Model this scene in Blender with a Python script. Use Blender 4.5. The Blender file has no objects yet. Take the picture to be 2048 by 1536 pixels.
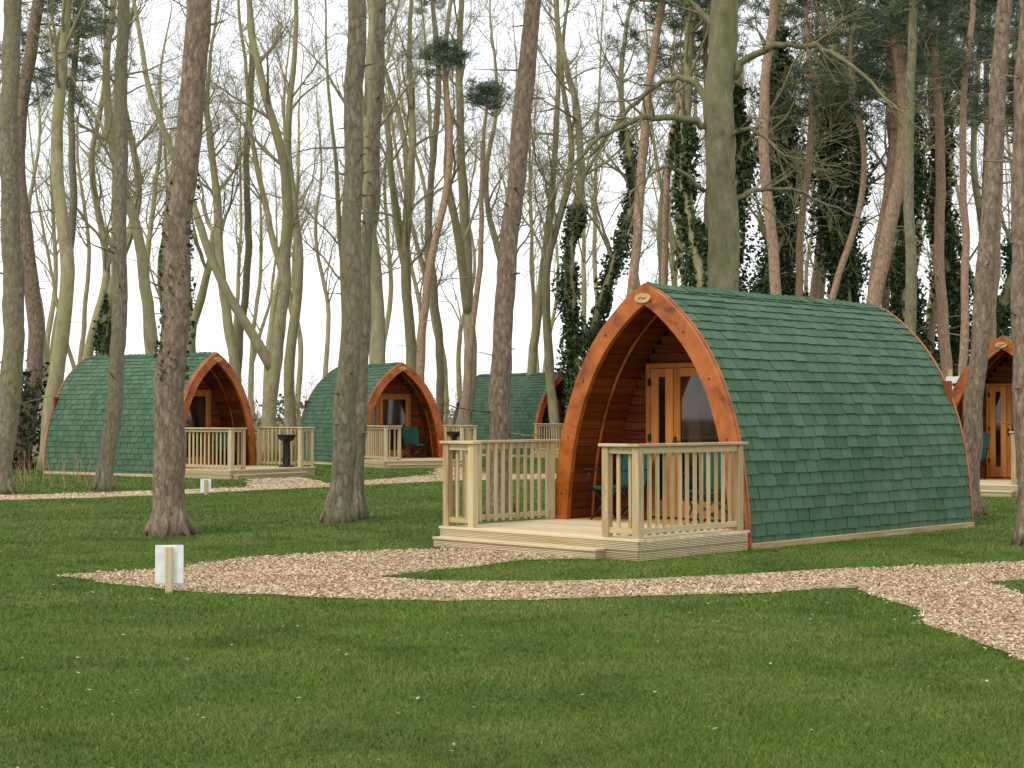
import bpy, math, random
import numpy as np
from mathutils import Vector, Matrix, noise as mn

random.seed(7); rng = np.random.default_rng(7)
scene = bpy.context.scene
COL = scene.collection
EYE = 1.53

# ------------------------------------------------------------------ materials
def new_mat(name):
    m = bpy.data.materials.new(name); m.use_nodes = True
    nt = m.node_tree
    return m, nt, nt.nodes["Principled BSDF"]

def N(nt, t, **kw):
    n = nt.nodes.new(t)
    for k, v in kw.items(): setattr(n, k, v)
    return n

def ramp(nt, stops):
    r = N(nt, 'ShaderNodeValToRGB')
    el = r.color_ramp.elements
    while len(el) > 1: el.remove(el[-1])
    el[0].position = stops[0][0]; el[0].color = (*stops[0][1], 1)
    for p, c in stops[1:]:
        e = el.new(p); e.color = (*c, 1)
    return r

def mat_noise(name, stops, scale=(1, 1, 1), nscale=5, detail=6, rough=0.8, bump=0.3, bdist=0.01, spec=0.3, coords='Object', dist=0.0, attr=None, attr_amt=0.5, tint=None):
    m, nt, b = new_mat(name)
    tc = N(nt, 'ShaderNodeTexCoord'); mp = N(nt, 'ShaderNodeMapping')
    mp.inputs['Scale'].default_value = scale
    nt.links.new(tc.outputs[coords], mp.inputs[0])
    no = N(nt, 'ShaderNodeTexNoise'); no.inputs['Scale'].default_value = nscale
    no.inputs['Detail'].default_value = detail; no.inputs['Roughness'].default_value = 0.62
    no.inputs['Distortion'].default_value = dist
    nt.links.new(mp.outputs[0], no.inputs['Vector'])
    r = ramp(nt, stops)
    fac = no.outputs[0]
    if attr:
        a = N(nt, 'ShaderNodeAttribute', attribute_name=attr)
        mx = N(nt, 'ShaderNodeMix', data_type='FLOAT'); mx.inputs[0].default_value = attr_amt
        nt.links.new(fac, mx.inputs[2]); nt.links.new(a.outputs['Fac'], mx.inputs[3])
        fac = mx.outputs[0]
    nt.links.new(fac, r.inputs[0]); out = r.outputs[0]
    for (tcol, tsc, tam, tlo, thi) in (tint or []):   # soft patches of further tones
        n3 = N(nt, 'ShaderNodeTexNoise'); n3.inputs['Scale'].default_value = tsc; n3.inputs['Detail'].default_value = 6; n3.inputs['Roughness'].default_value = .65
        nt.links.new(tc.outputs['Object'], n3.inputs['Vector'])
        r3 = ramp(nt, [(tlo, (0, 0, 0)), (thi, (tam,)*3)]); nt.links.new(n3.outputs[0], r3.inputs[0])
        m3 = N(nt, 'ShaderNodeMix', data_type='RGBA'); m3.inputs[7].default_value = (*tcol, 1)
        nt.links.new(r3.outputs[0], m3.inputs[0]); nt.links.new(out, m3.inputs[6]); out = m3.outputs[2]
    nt.links.new(out, b.inputs['Base Color'])
    b.inputs['Roughness'].default_value = rough
    b.inputs['Specular IOR Level'].default_value = spec
    if bump:
        bp = N(nt, 'ShaderNodeBump'); bp.inputs['Strength'].default_value = bump; bp.inputs['Distance'].default_value = bdist
        nt.links.new(no.outputs[0], bp.inputs['Height']); nt.links.new(bp.outputs[0], b.inputs['Normal'])
    return m

def bark(name, dark, mid, light, vs=(12, 12, 5), bump=0.6, moss=None, moss_amt=0.5, crack_amt=.4, vor=2.6):
    m, nt, b = new_mat(name)
    tc = N(nt, 'ShaderNodeTexCoord'); mp = N(nt, 'ShaderNodeMapping'); mp.inputs['Scale'].default_value = vs
    nt.links.new(tc.outputs['Object'], mp.inputs[0])
    n1 = N(nt, 'ShaderNodeTexNoise'); n1.inputs['Scale'].default_value = 1.5; n1.inputs['Detail'].default_value = 9; n1.inputs['Roughness'].default_value = 0.78
    nt.links.new(mp.outputs[0], n1.inputs['Vector'])
    mixv = N(nt, 'ShaderNodeMix', data_type='VECTOR'); mixv.inputs[0].default_value = 0.6
    nt.links.new(mp.outputs[0], mixv.inputs[4]); nt.links.new(n1.outputs[1], mixv.inputs[5])
    vo = N(nt, 'ShaderNodeTexVoronoi', feature='DISTANCE_TO_EDGE'); vo.inputs['Scale'].default_value = vor
    nt.links.new(mixv.outputs[1], vo.inputs['Vector'])
    lo = 1-crack_amt
    crack = ramp(nt, [(0.0, (lo, lo, lo)), (0.12, (1, 1, 1))]); nt.links.new(vo.outputs[0], crack.inputs[0])
    r = ramp(nt, [(0.34, dark), (0.5, mid), (0.66, light)]); nt.links.new(n1.outputs[0], r.inputs[0])
    mx = N(nt, 'ShaderNodeMix', data_type='RGBA'); mx.inputs[6].default_value = (*[c * 0.6 for c in dark], 1)
    nt.links.new(crack.outputs[0], mx.inputs[0]); nt.links.new(r.outputs[0], mx.inputs[7])
    out = mx.outputs[2]
    if moss:
        n3 = N(nt, 'ShaderNodeTexNoise'); n3.inputs['Scale'].default_value = 1.1; n3.inputs['Detail'].default_value = 5
        nt.links.new(tc.outputs['Object'], n3.inputs['Vector'])
        r3 = ramp(nt, [(0.42, (0, 0, 0)), (0.62, (moss_amt,) * 3)]); nt.links.new(n3.outputs[0], r3.inputs[0])
        m3 = N(nt, 'ShaderNodeMix', data_type='RGBA'); m3.inputs[7].default_value = (*moss, 1)
        nt.links.new(r3.outputs[0], m3.inputs[0]); nt.links.new(out, m3.inputs[6]); out = m3.outputs[2]
    nt.links.new(out, b.inputs['Base Color'])
    b.inputs['Roughness'].default_value = 0.95; b.inputs['Specular IOR Level'].default_value = 0.1
    bp = N(nt, 'ShaderNodeBump'); bp.inputs['Strength'].default_value = bump; bp.inputs['Distance'].default_value = 0.02
    ad = N(nt, 'ShaderNodeMath', operation='ADD'); nt.links.new(crack.outputs[0], ad.inputs[0]); nt.links.new(n1.outputs[0], ad.inputs[1])
    nt.links.new(ad.outputs[0], bp.inputs['Height']); nt.links.new(bp.outputs[0], b.inputs['Normal'])
    return m

def wood(name, c1, c2, c3, axis, rough=0.6, spec=0.3, bump=0.25, nscale=3.0):
    sc = {'x': (0.5, 9, 9), 'y': (9, 0.5, 9), 'z': (9, 9, 0.5)}[axis]
    return mat_noise(name, [(0.28, c1), (0.5, c2), (0.72, c3)], scale=sc, nscale=nscale, detail=7, rough=rough, bump=bump, bdist=0.004, spec=spec, dist=0.6, attr='rnd', attr_amt=.26)

LP = ((.29, .21, .095), (.46, .365, .195), (.58, .48, .29))
M = {}
for ax in 'xyz':
    M['pine_' + ax] = wood('treated_pine_' + ax, *LP, ax, rough=0.8, spec=0.15)
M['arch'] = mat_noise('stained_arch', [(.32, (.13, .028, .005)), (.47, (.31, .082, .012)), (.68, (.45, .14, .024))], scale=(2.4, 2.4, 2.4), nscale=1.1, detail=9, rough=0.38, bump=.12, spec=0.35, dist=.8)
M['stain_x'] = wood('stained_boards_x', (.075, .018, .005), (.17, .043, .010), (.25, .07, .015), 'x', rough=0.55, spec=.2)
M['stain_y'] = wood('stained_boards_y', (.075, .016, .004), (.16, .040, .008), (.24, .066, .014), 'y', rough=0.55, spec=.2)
M['door'] = wood('door_wood', (.30, .10, .02), (.42, .155, .033), (.52, .215, .053), 'z', rough=0.5, spec=.2)
M['porchfloor'] = wood('porch_floor', (.35, .16, .04), (.5, .27, .08), (.6, .35, .12), 'y', rough=0.6)
M['deck'] = wood('deck_boards', (.40, .32, .18), (.53, .44, .27), (.64, .56, .36), 'x', rough=0.8)
def simple(name, col, rough=0.6, metal=0.0, spec=0.4):
    m = mat_noise(name, [(0.3, tuple(c * .82 for c in col)), (0.7, tuple(min(1, c * 1.12) for c in col))], nscale=9, rough=rough, bump=0.05, spec=spec)
    m.node_tree.nodes["Principled BSDF"].inputs['Metallic'].default_value = metal
    return m
M['glass'] = mat_noise('door_glass', [(.45, (.012, .006, .005)), (.6, (.05, .022, .015))], scale=(3, 3, 1), nscale=1.2, detail=2, rough=.03, bump=0, spec=.8)
M['black'] = simple('black_enamel', (.012, .012, .013), rough=0.3)
M['iron'] = simple('dark_hinge', (.02, .018, .016), rough=0.5)
M['canvas'] = simple('green_canvas', (.012, .075, .05), rough=0.85)
M['canvas_dk'] = simple('dark_canvas', (.01, .015, .02), rough=0.85)
M['white'] = simple('white_paint', (.74, .75, .74), rough=0.5)
M['plaque'] = simple('plaque_wood', (.50, .33, .14), rough=0.5)
M['plaque2'] = simple('plaque_mark', (.16, .09, .03), rough=0.5)
M['under'] = simple('underlay', (.010, .020, .013), rough=0.9)
M['shingle'] = mat_noise('green_shingle', [(0.15, (.042, .088, .050)), (0.5, (.066, .128, .075)), (0.85, (.098, .172, .108))], nscale=75, detail=4, rough=0.95, bump=0.4, bdist=0.003, spec=0.1, attr='rnd', attr_amt=0.36, tint=[((.105, .150, .100), .9, .5, .45, .68)])
M['pinebark'] = bark('pine_bark', (.12, .085, .056), (.23, .17, .115), (.35, .28, .20))
M['pinebark_g'] = bark('pine_bark_grey', (.11, .095, .06), (.21, .18, .118), (.31, .28, .19), moss=(.21, .205, .10), moss_amt=.5)
M['pinebark_r'] = bark('pine_bark_pink', (.20, .12, .07), (.35, .23, .15), (.46, .335, .235), bump=0.5, crack_amt=.35)
M['beech'] = bark('smooth_bark', (.12, .11, .06), (.20, .18, .105), (.29, .265, .165), vs=(4, 4, 2), bump=0.3, moss=(.18, .19, .075), crack_amt=.0)
M['bare'] = bark('pale_bark', (.18, .15, .085), (.30, .26, .155), (.41, .37, .235), vs=(3.5, 3.5, 1.4), bump=0.4, moss=(.29, .29, .12), moss_amt=.7, crack_amt=.2)
M['needle'] = mat_noise('pine_needles', [(0.2, (.035, .065, .035)), (0.55, (.085, .135, .07)), (0.8, (.15, .21, .12))], nscale=3, rough=0.7, bump=0, attr='rnd')
M['ivy'] = mat_noise('ivy_leaves', [(0.2, (.016, .032, .011)), (0.55, (.038, .070, .020)), (0.85, (.095, .145, .045))], nscale=2, rough=0.5, bump=0, attr='rnd')
M['grass'] = mat_noise('grass_blades', [(0.15, (.042, .090, .010)), (0.5, (.088, .160, .022)), (0.85, (.18, .235, .052))], nscale=2.2, detail=8, rough=0.8, bump=0, spec=0.1, attr='rnd', attr_amt=0.48,
    tint=[((.215, .225, .07), .5, .6, .46, .64), ((.042, .080, .012), .9, .7, .50, .62), ((.25, .22, .10), 5.0, .65, .59, .72)])
M['chips'] = mat_noise('wood_chips', [(0.1, (.24, .16, .088)), (0.45, (.47, .345, .21)), (0.8, (.66, .53, .36))], nscale=30, rough=0.85, bump=0, attr='rnd', attr_amt=0.7, tint=[((.34, .235, .135), 1.2, .45, .48, .65)])
M['chipbed'] = mat_noise('chip_bed', [(0.3, (.25, .175, .10)), (0.5, (.42, .315, .19)), (0.7, (.56, .45, .30))], nscale=55, rough=0.9, bump=0.6, bdist=0.015)
M['leaf'] = mat_noise('dead_leaves', [(0.2, (.17, .12, .07)), (0.8, (.50, .46, .38))], nscale=8, bump=0, attr='rnd', attr_amt=.8)
M['reed'] = mat_noise('dry_stems', [(0.2, (.16, .09, .04)), (0.8, (.36, .24, .11))], nscale=8, bump=0, attr='rnd', attr_amt=.8)
M['hedge'] = mat_noise('hedge_leaves', [(0.2, (.05, .065, .035)), (0.55, (.12, .135, .08)), (0.85, (.22, .21, .14))], nscale=.4, bump=0, attr='rnd', attr_amt=.6)
M['hedge_dk'] = mat_noise('dark_hedge_leaves', [(0.2, (.012, .02, .01)), (0.55, (.03, .045, .02)), (0.85, (.07, .09, .04))], nscale=.6, bump=0, attr='rnd', attr_amt=.6)

def grooved(name):
    m = wood(name, *LP, 'x', rough=0.8)
    nt = m.node_tree; b = nt.nodes["Principled BSDF"]
    tc = [n for n in nt.nodes if n.type == 'TEX_COORD'][0]
    wv = N(nt, 'ShaderNodeTexWave', bands_direction='Z'); wv.inputs['Scale'].default_value = 18
    nt.links.new(tc.outputs['Object'], wv.inputs[0])
    bp = N(nt, 'ShaderNodeBump'); bp.inputs['Strength'].default_value = 0.9; bp.inputs['Distance'].default_value = 0.012
    nt.links.new(wv.outputs[1], bp.inputs['Height']); nt.links.new(bp.outputs[0], b.inputs['Normal'])
    return m
M['fascia'] = grooved('grooved_fascia')

def ground_mat():
    m, nt, b = new_mat('lawn')
    tc = N(nt, 'ShaderNodeTexCoord')
    n1 = N(nt, 'ShaderNodeTexNoise'); n1.inputs['Scale'].default_value = 0.6; n1.inputs['Detail'].default_value = 8
    n2 = N(nt, 'ShaderNodeTexNoise'); n2.inputs['Scale'].default_value = 40; n2.inputs['Detail'].default_value = 6
    for n in (n1, n2): nt.links.new(tc.outputs['Object'], n.inputs['Vector'])
    mx = N(nt, 'ShaderNodeMix', data_type='FLOAT'); mx.inputs[0].default_value = 0.5
    nt.links.new(n1.outputs[0], mx.inputs[2]); nt.links.new(n2.outputs[0], mx.inputs[3])
    r = ramp(nt, [(0.3, (.028, .052, .009)), (0.5, (.060, .102, .018)), (0.7, (.115, .155, .04))]); nt.links.new(mx.outputs[0], r.inputs[0])
    sx = N(nt, 'ShaderNodeSeparateXYZ'); nt.links.new(tc.outputs['Object'], sx.inputs[0])
    ad = N(nt, 'ShaderNodeMath', operation='MULTIPLY_ADD'); ad.inputs[1].default_value = 12
    nt.links.new(n1.outputs[0], ad.inputs[0]); nt.links.new(sx.outputs[1], ad.inputs[2])
    mr = N(nt, 'ShaderNodeMapRange'); mr.inputs[1].default_value = 58; mr.inputs[2].default_value = 66
    nt.links.new(ad.outputs[0], mr.inputs[0])
    r2 = ramp(nt, [(0.3, (.08, .075, .03)), (0.5, (.15, .135, .065)), (0.7, (.24, .20, .12))]); nt.links.new(n2.outputs[0], r2.inputs[0])
    m2 = N(nt, 'ShaderNodeMix', data_type='RGBA'); nt.links.new(mr.outputs[0], m2.inputs[0])
    nt.links.new(r.outputs[0], m2.inputs[6]); nt.links.new(r2.outputs[0], m2.inputs[7])
    nt.links.new(m2.outputs[2], b.inputs['Base Color'])
    b.inputs['Roughness'].default_value = 0.95; b.inputs['Specular IOR Level'].default_value = 0.1
    bp = N(nt, 'ShaderNodeBump'); bp.inputs['Strength'].default_value = 0.8; bp.inputs['Distance'].default_value = 0.03
    nt.links.new(n2.outputs[0], bp.inputs['Height']); nt.links.new(bp.outputs[0], b.inputs['Normal'])
    return m
M['ground'] = ground_mat()

# ------------------------------------------------------------------ mesh helpers
class MB:
    def __init__(s): s.v = []; s.f = []; s.mi = []; s.rnd = []
    def add(s, vs, fs, mi=0, rnd=None):
        o = len(s.v); s.v.extend(tuple(p) for p in vs)
        for f in fs: s.f.append(tuple(i + o for i in f)); s.mi.append(mi)
        r = random.random() if rnd is None else rnd
        s.rnd.extend([r] * len(vs))
    def box(s, x0, x1, y0, y1, z0, z1, mi=0, b=0.0):
        if b <= 0:
            vs = [(x0,y0,z0),(x1,y0,z0),(x1,y1,z0),(x0,y1,z0),(x0,y0,z1),(x1,y0,z1),(x1,y1,z1),(x0,y1,z1)]
            s.add(vs, [(3,2,1,0),(4,5,6,7),(0,1,5,4),(1,2,6,5),(2,3,7,6),(3,0,4,7)], mi)
        else:
            def ring(z, k):
                return [(x0+k+b,y0+k,z),(x1-k-b,y0+k,z),(x1-k,y0+k+b,z),(x1-k,y1-k-b,z),(x1-k-b,y1-k,z),(x0+k+b,y1-k,z),(x0+k,y1-k-b,z),(x0+k,y0+k+b,z)]
            rs = [ring(z0, b*.5), ring(z0+b*.5, 0), ring(z1-b*.5, 0), ring(z1, b*.5)]
            vs = sum(rs, []); fs = []
            for j in range(3):
                for i in range(8):
                    a = j*8+i; c = j*8+(i+1) % 8
                    fs.append((a, c, c+8, a+8))
            fs.append(tuple(range(24, 32))); fs.append(tuple(reversed(range(8))))
            s.add(vs, fs, mi)
    def tube(s, pts, rad, sides=6, mi=0, cap=True, rnd=None, wob=0.0):
        n = len(pts); vs = []; fs = []
        pts = [Vector(p) for p in pts]
        t0 = (pts[1]-pts[0]).normalized()
        ref = Vector((1, 0, 0)) if abs(t0.x) < 0.8 else Vector((0, 1, 0))
        a = t0.cross(ref).normalized()
        for i, p in enumerate(pts):
            t = (pts[min(i+1, n-1)] - pts[max(i-1, 0)])
            t = t.normalized() if t.length > 1e-9 else t0
            a = (a - t*a.dot(t)).normalized(); b = t.cross(a)
            for k in range(sides):
                an = 2*math.pi*k/sides
                r = rad[i]
                d = a*math.cos(an) + b*math.sin(an)
                if wob:
                    q = p + d*r
                    r *= 1 + wob*mn.noise(Vector((q.x*4, q.y*4, q.z*1.3))) + wob*.6*mn.noise(Vector((q.x*12, q.y*12, q.z*7)))
                vs.append(p + d*r)
        for i in range(n-1):
            for k in range(sides):
                q = (k+1) % sides
                fs.append((i*sides+k, i*sides+q, (i+1)*sides+q, (i+1)*sides+k))
        if cap and sides > 2:
            fs.append(tuple(range((n-1)*sides, n*sides))); fs.append(tuple(reversed(range(sides))))
        s.add(vs, fs, mi, rnd)
    def mesh(s, name, mats, smooth=False):
        me = bpy.data.meshes.new(name); me.from_pydata(s.v, [], s.f); 
        for m in mats: me.materials.append(m)
        me.polygons.foreach_set('material_index', s.mi)
        if smooth: me.polygons.foreach_set('use_smooth', [True]*len(s.f))
        at = me.attributes.new('rnd', 'FLOAT', 'POINT'); at.data.foreach_set('value', s.rnd)
        me.update(); return me

def obj(name, me, parent=None, loc=(0, 0, 0), rot=(0, 0, 0), sc=(1, 1, 1)):
    o = bpy.data.objects.new(name, me); COL.objects.link(o)
    o.location = loc; o.rotation_euler = rot; o.scale = sc
    if parent: o.parent = parent
    return o

def np_mesh(name, verts, faces_n, mat, rnd, k):
    me = bpy.data.meshes.new(name); nv = len(verts); nf = nv//k
    me.vertices.add(nv); me.vertices.foreach_set('co', verts.astype(np.float32).ravel())
    me.loops.add(nv); me.loops.foreach_set('vertex_index', np.arange(nv, dtype=np.int32))
    me.polygons.add(nf); me.polygons.foreach_set('loop_start', (np.arange(nf)*k).astype(np.int32))
    me.update(calc_edges=True)
    at = me.attributes.new('rnd', 'FLOAT', 'POINT'); at.data.foreach_set('value', np.repeat(rnd, k).astype(np.float32))
    me.materials.append(mat)
    return me

def leaf_quads(centers, size, squash=1.0, seed=1):
    r = np.random.default_rng(seed); n = len(centers)
    a = r.normal(size=(n, 3)); a /= np.linalg.norm(a, axis=1)[:, None]
    b = r.normal(size=(n, 3)); b = np.cross(a, b); b /= np.linalg.norm(b, axis=1)[:, None]
    sz = (size*(0.6+0.8*r.random(n)))[:, None]
    a = a*sz; b = b*sz*squash
    v = np.stack([centers-a, centers+b*.8, centers+a, centers-b*.8], axis=1).reshape(-1, 3)
    return v

# ------------------------------------------------------------------ ground & paths
me = bpy.data.meshes.new('lawn_ground')
S = 600
me.from_pydata([(-S, -60, 0), (S, -60, 0), (S, 900, 0), (-S, 900, 0)], [], [(0, 1, 2, 3)]); me.materials.append(M['ground'])
obj('lawn_ground', me)

def rough_poly(pts, step=0.18, amp=0.05, seed=0):
    out = []
    for i in range(len(pts)):
        a = Vector(pts[i]); b = Vector(pts[(i+1) % len(pts)]); L = (b-a).length
        n = max(1, int(L/step))
        for k in range(n):
            p = a.lerp(b, k/n)
            q = Vector((p.x*1.7+seed, p.y*1.7, 0)); q2 = Vector((p.x*7+seed, p.y*7, 3))
            out.append((p.x + amp*(mn.noise(q)*1.6+mn.noise(q2)*.7), p.y + amp*(mn.noise(q+Vector((9, 9, 9)))*1.6+mn.noise(q2+Vector((5, 5, 5)))*.7)))
    return out

P1 = [(-4.33,15.16),(-3.43,15.79),(-2.89,17.0),(-1.8,17.8),(-.87,18.13),(-.5,18.9),(.95,17.5),(.67,17.0),(.137,16.88),(-.616,15.9),(-1.356,15.02),
      (-.70,14.57),(.345,14.53),(1.27,14.75),(2.26,15.2),(3.34,15.8),(5.31,16.6),(8.5,18.2),(9.5,17.0),(6.5,15.6),(4.206,14.62),(4.35,13.6),(4.6,11.5),
      (4.75,8),(4.75,4),(3.3,4),(3.3,8.5),(3.21,10.03),(3.11,10.76),(3.0,11.94),(3.22,12.4),(3.02,14.15),(1.826,13.71),(.738,13.41),(-.59,13.13),
      (-1.787,13.49),(-2.45,13.7),(-3.05,14.07),(-3.76,14.6)]
P2 = [(-14,26.5),(-8.9,28.8),(-6.7,30.4),(-5.63,31.9),(-4.02,33.8),(-1.55,37.1),(1.8,38.5),(5,44),(4.6,47),(1.2,41.5),(-.6,41.2),(-1.4,46.8),(-2.2,47),(-2.0,41),(-4.09,35.8),(-5.2,39.3),(-6.3,38.2),(-5.6,33.8),(-8.24,31.4),(-9.8,30.4),(-14,28.6)]
polys = []
for i, (P, nm) in enumerate([(P1, 'woodchip_path'), (P2, 'woodchip_path')]):
    rp = rough_poly(P, amp=0.07 if i == 0 else .12, seed=i*5); polys.append(np.array(rp))
    me = bpy.data.meshes.new(nm); me.from_pydata([(x, y, .006) for x, y in rp], [], [tuple(range(len(rp)))])
    me.materials.append(M['chipbed']); obj(nm, me)

def inside(px, py, poly):
    r = np.zeros(len(px), bool); n = len(poly); j = n-1
    for i in range(n):
        xi, yi = poly[i]; xj, yj = poly[j]
        if yi != yj:
            c = ((yi > py) != (yj > py)) & (px < (xj-xi)*(py-yi)/(yj-yi)+xi)
            r ^= c
        j = i
    return r

def scatter_chips(poly, n, s0):
    lo = poly.min(0); hi = poly.max(0)
    p = rng.random((n, 2))*(hi-lo)+lo
    q = p + rng.normal(size=p.shape)*0.045
    p = p[inside(q[:, 0], q[:, 1], poly)]
    c = np.column_stack([p, 0.010+0.014*rng.random(len(p))])
    m = len(c); an = rng.random(m)*6.283; tl = rng.normal(size=m)*.3
    a = np.column_stack([np.cos(an), np.sin(an), tl])*(s0*(0.4+rng.random(m)))[:, None]
    b = np.column_stack([-np.sin(an), np.cos(an), rng.normal(size=m)*.3])*(s0*.4*(0.5+rng.random(m)))[:, None]
    v = np.stack([c-a-b, c+a-b, c+a+b, c-a+b], 1).reshape(-1, 3)
    v[:, 2] = np.maximum(v[:, 2], .007)
    return v
v = scatter_chips(polys[0], 520000, .0135)
obj('wood_chips', np_mesh('wood_chips', v, None, M['chips'], rng.random(len(v)//4), 4))
v = scatter_chips(polys[1], 60000, .022)
obj('wood_chips', np_mesh('wood_chips', v, None, M['chips'], rng.random(len(v)//4), 4))

def blades():
    V = []; R = []
    for (y0, y1, dens, sc) in [(4.5, 8.5, 6500, .72), (8.5, 12, 4300, .9), (12, 20, 2100, 1.25), (20, 32, 600, 2.0), (32, 56, 170, 3.4)]:
        xm = .36*y1+1.2
        n = int(dens*(y1-y0)*2*xm)
        x = (rng.random(n)*2-1)*xm; y = y0+(y1-y0)*rng.random(n)
        keep = np.abs(x) < .36*y+1.2
        for P in polys:
            jx = x + rng.normal(size=n)*.025; jy = y + rng.normal(size=n)*.025
            keep &= ~inside(jx, jy, P)
        x = x[keep]; y = y[keep]; n = len(x)
        an = rng.random(n)*6.283; w = (.0028*sc)*(0.6+.8*rng.random(n)); h = (.013+.017*rng.random(n))*(1+.2*(sc-1))
        clump = np.sin(x*3.1+np.sin(y*2.3)*2)*np.sin(y*2.7+np.sin(x*1.9)*2)
        c2 = np.sin(x*11.3+np.sin(y*7.3)*2)*np.sin(y*9.1+np.sin(x*8.9)*2)
        h *= 1+.2*clump+.25*c2
        ln = rng.normal(size=(n, 2))*.015*(1+.3*(sc-1))
        dx = np.cos(an)*w; dy = np.sin(an)*w; z = np.zeros(n)
        v = np.stack([np.column_stack([x-dx, y-dy, z]), np.column_stack([x+dx, y+dy, z]), np.column_stack([x+ln[:, 0], y+ln[:, 1], h])], 1)
        V.append(v.reshape(-1, 3)); R.append(np.clip(.5+.3*rng.normal(size=n)+.07*clump+.08*c2, 0, 1))
    return np.concatenate(V), np.concatenate(R)
v, r = blades()
obj('grass', np_mesh('grass', v, None, M['grass'], r, 3))

n = 620
y = 6.5+rng.random(n)**1.2*24; x = (rng.random(n)*2-1)*(.35*y+.5)
c = np.column_stack([x, y, np.full(n, .042)])
v = leaf_quads(c, .016, .6, 5); v[:, 2] = .022+(v[:, 2]-.042)*.35+.006
obj('fallen_leaves', np_mesh('fallen_leaves', v, None, M['leaf'], rng.random(n), 4))

mb = MB()
ed = [(-1.37,15.02),(-.70,14.60),(.345,14.56),(1.27,14.78),(2.26,15.23),(3.34,15.83)]
for a, b in zip(ed[:-1], ed[1:]):
    a = Vector((*a, 0)); b = Vector((*b, 0)); t = (b-a).normalized(); nn = Vector((-t.y, t.x, 0))*.010
    lo, hi = Vector((0, 0, .0)), Vector((0, 0, .022))
    mb.add([a-nn+lo, b-nn+lo, b+nn+lo, a+nn+lo, a-nn+hi, b-nn+hi, b+nn+hi, a+nn+hi], [(4,5,6,7),(0,1,5,4),(2,3,7,6)], 0)
obj('path_edging', mb.mesh('path_edging', [M['pine_x']]))

# ------------------------------------------------------------------ camping pods
PROF = [(1.45, 0.0), (1.447, .17), (1.42, .55), (1.345, 1.09), (1.235, 1.52), (1.08, 1.92), (.90, 2.25), (.70, 2.52), (.46, 2.76), (.24, 2.94), (0.0, 3.08)]
def dense(prof, n=400):
    P = [Vector(p) for p in prof]; P = [P[0]*2-P[1]] + P + [P[-1]*2-P[-2]]
    out = []
    m = len(P)-3
    for i in range(m):
        k = n//m
        for j in range(k):
            t = j/k; p0, p1, p2, p3 = P[i:i+4]
            out.append(.5*((2*p1)+(p2-p0)*t+(2*p0-5*p1+4*p2-p3)*t*t+(3*p1-p0-3*p2+p3)*t**3))
    out.append(P[-2]); return out
DP = dense(PROF)
def offset(curve, d):
    out = []
    for i, p in enumerate(curve):
        t = (curve[min(i+1, len(curve)-1)]-curve[max(i-1, 0)]).normalized()
        out.append(p + Vector((t.y, -t.x))*d)
    if d < 0:
        k = [q for q in out if q.x > 0]
        a, b = k[-2], k[-1]
        tt = (b-a); z = b.y + tt.y/max(1e-6, -tt.x)*b.x
        k.append(Vector((0, z))); out = k
    else:
        t = (curve[-1]-curve[-2]).normalized(); p = out[-1]
        out[-1] = Vector((0, p.y + (p.x/max(1e-6, -t.x))*t.y if p.x > 0 else p.y))
    return out
def resample(curve, n):
    L = [0]
    for a, b in zip(curve[:-1], curve[1:]): L.append(L[-1]+(b-a).length)
    out = []; j = 0
    for i in range(n+1):
        s = L[-1]*i/n
        while j < len(L)-2 and L[j+1] < s: j += 1
        t = (s-L[j])/max(1e-9, L[j+1]-L[j]); out.append(curve[j].lerp(curve[j+1], min(1, max(0, t))))
    return out, L[-1]
def halfwidth(z, off=0.0):
    c = offset(DP, off) if off else DP
    for a, b in zip(c[:-1], c[1:]):
        if a.y <= z <= b.y: return a.x+(b.x-a.x)*(z-a.y)/max(1e-9, b.y-a.y)
    return 0 if z > c[-1].y else c[0].x

def ring(mb, oc, ic, y0, y1, mi=0):
    for sx in (1, -1):
        n = len(oc); vs = []; fs = []
        for a, b in zip(oc, ic):
            vs += [(sx*a.x, y0, a.y), (sx*b.x, y0, b.y), (sx*a.x, y1, a.y), (sx*b.x, y1, b.y)]
        for i in range(n-1):
            o = i*4; q = o+4
            F = [(o, q, q+1, o+1), (o+2, o+3, q+3, q+2), (o, o+2, q+2, q), (o+1, q+1, q+3, o+3)]
            fs += F if sx < 0 else [tuple(reversed(f)) for f in F]
        fs += [(0, 1, 3, 2)]
        mb.add(vs, fs, mi)

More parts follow.
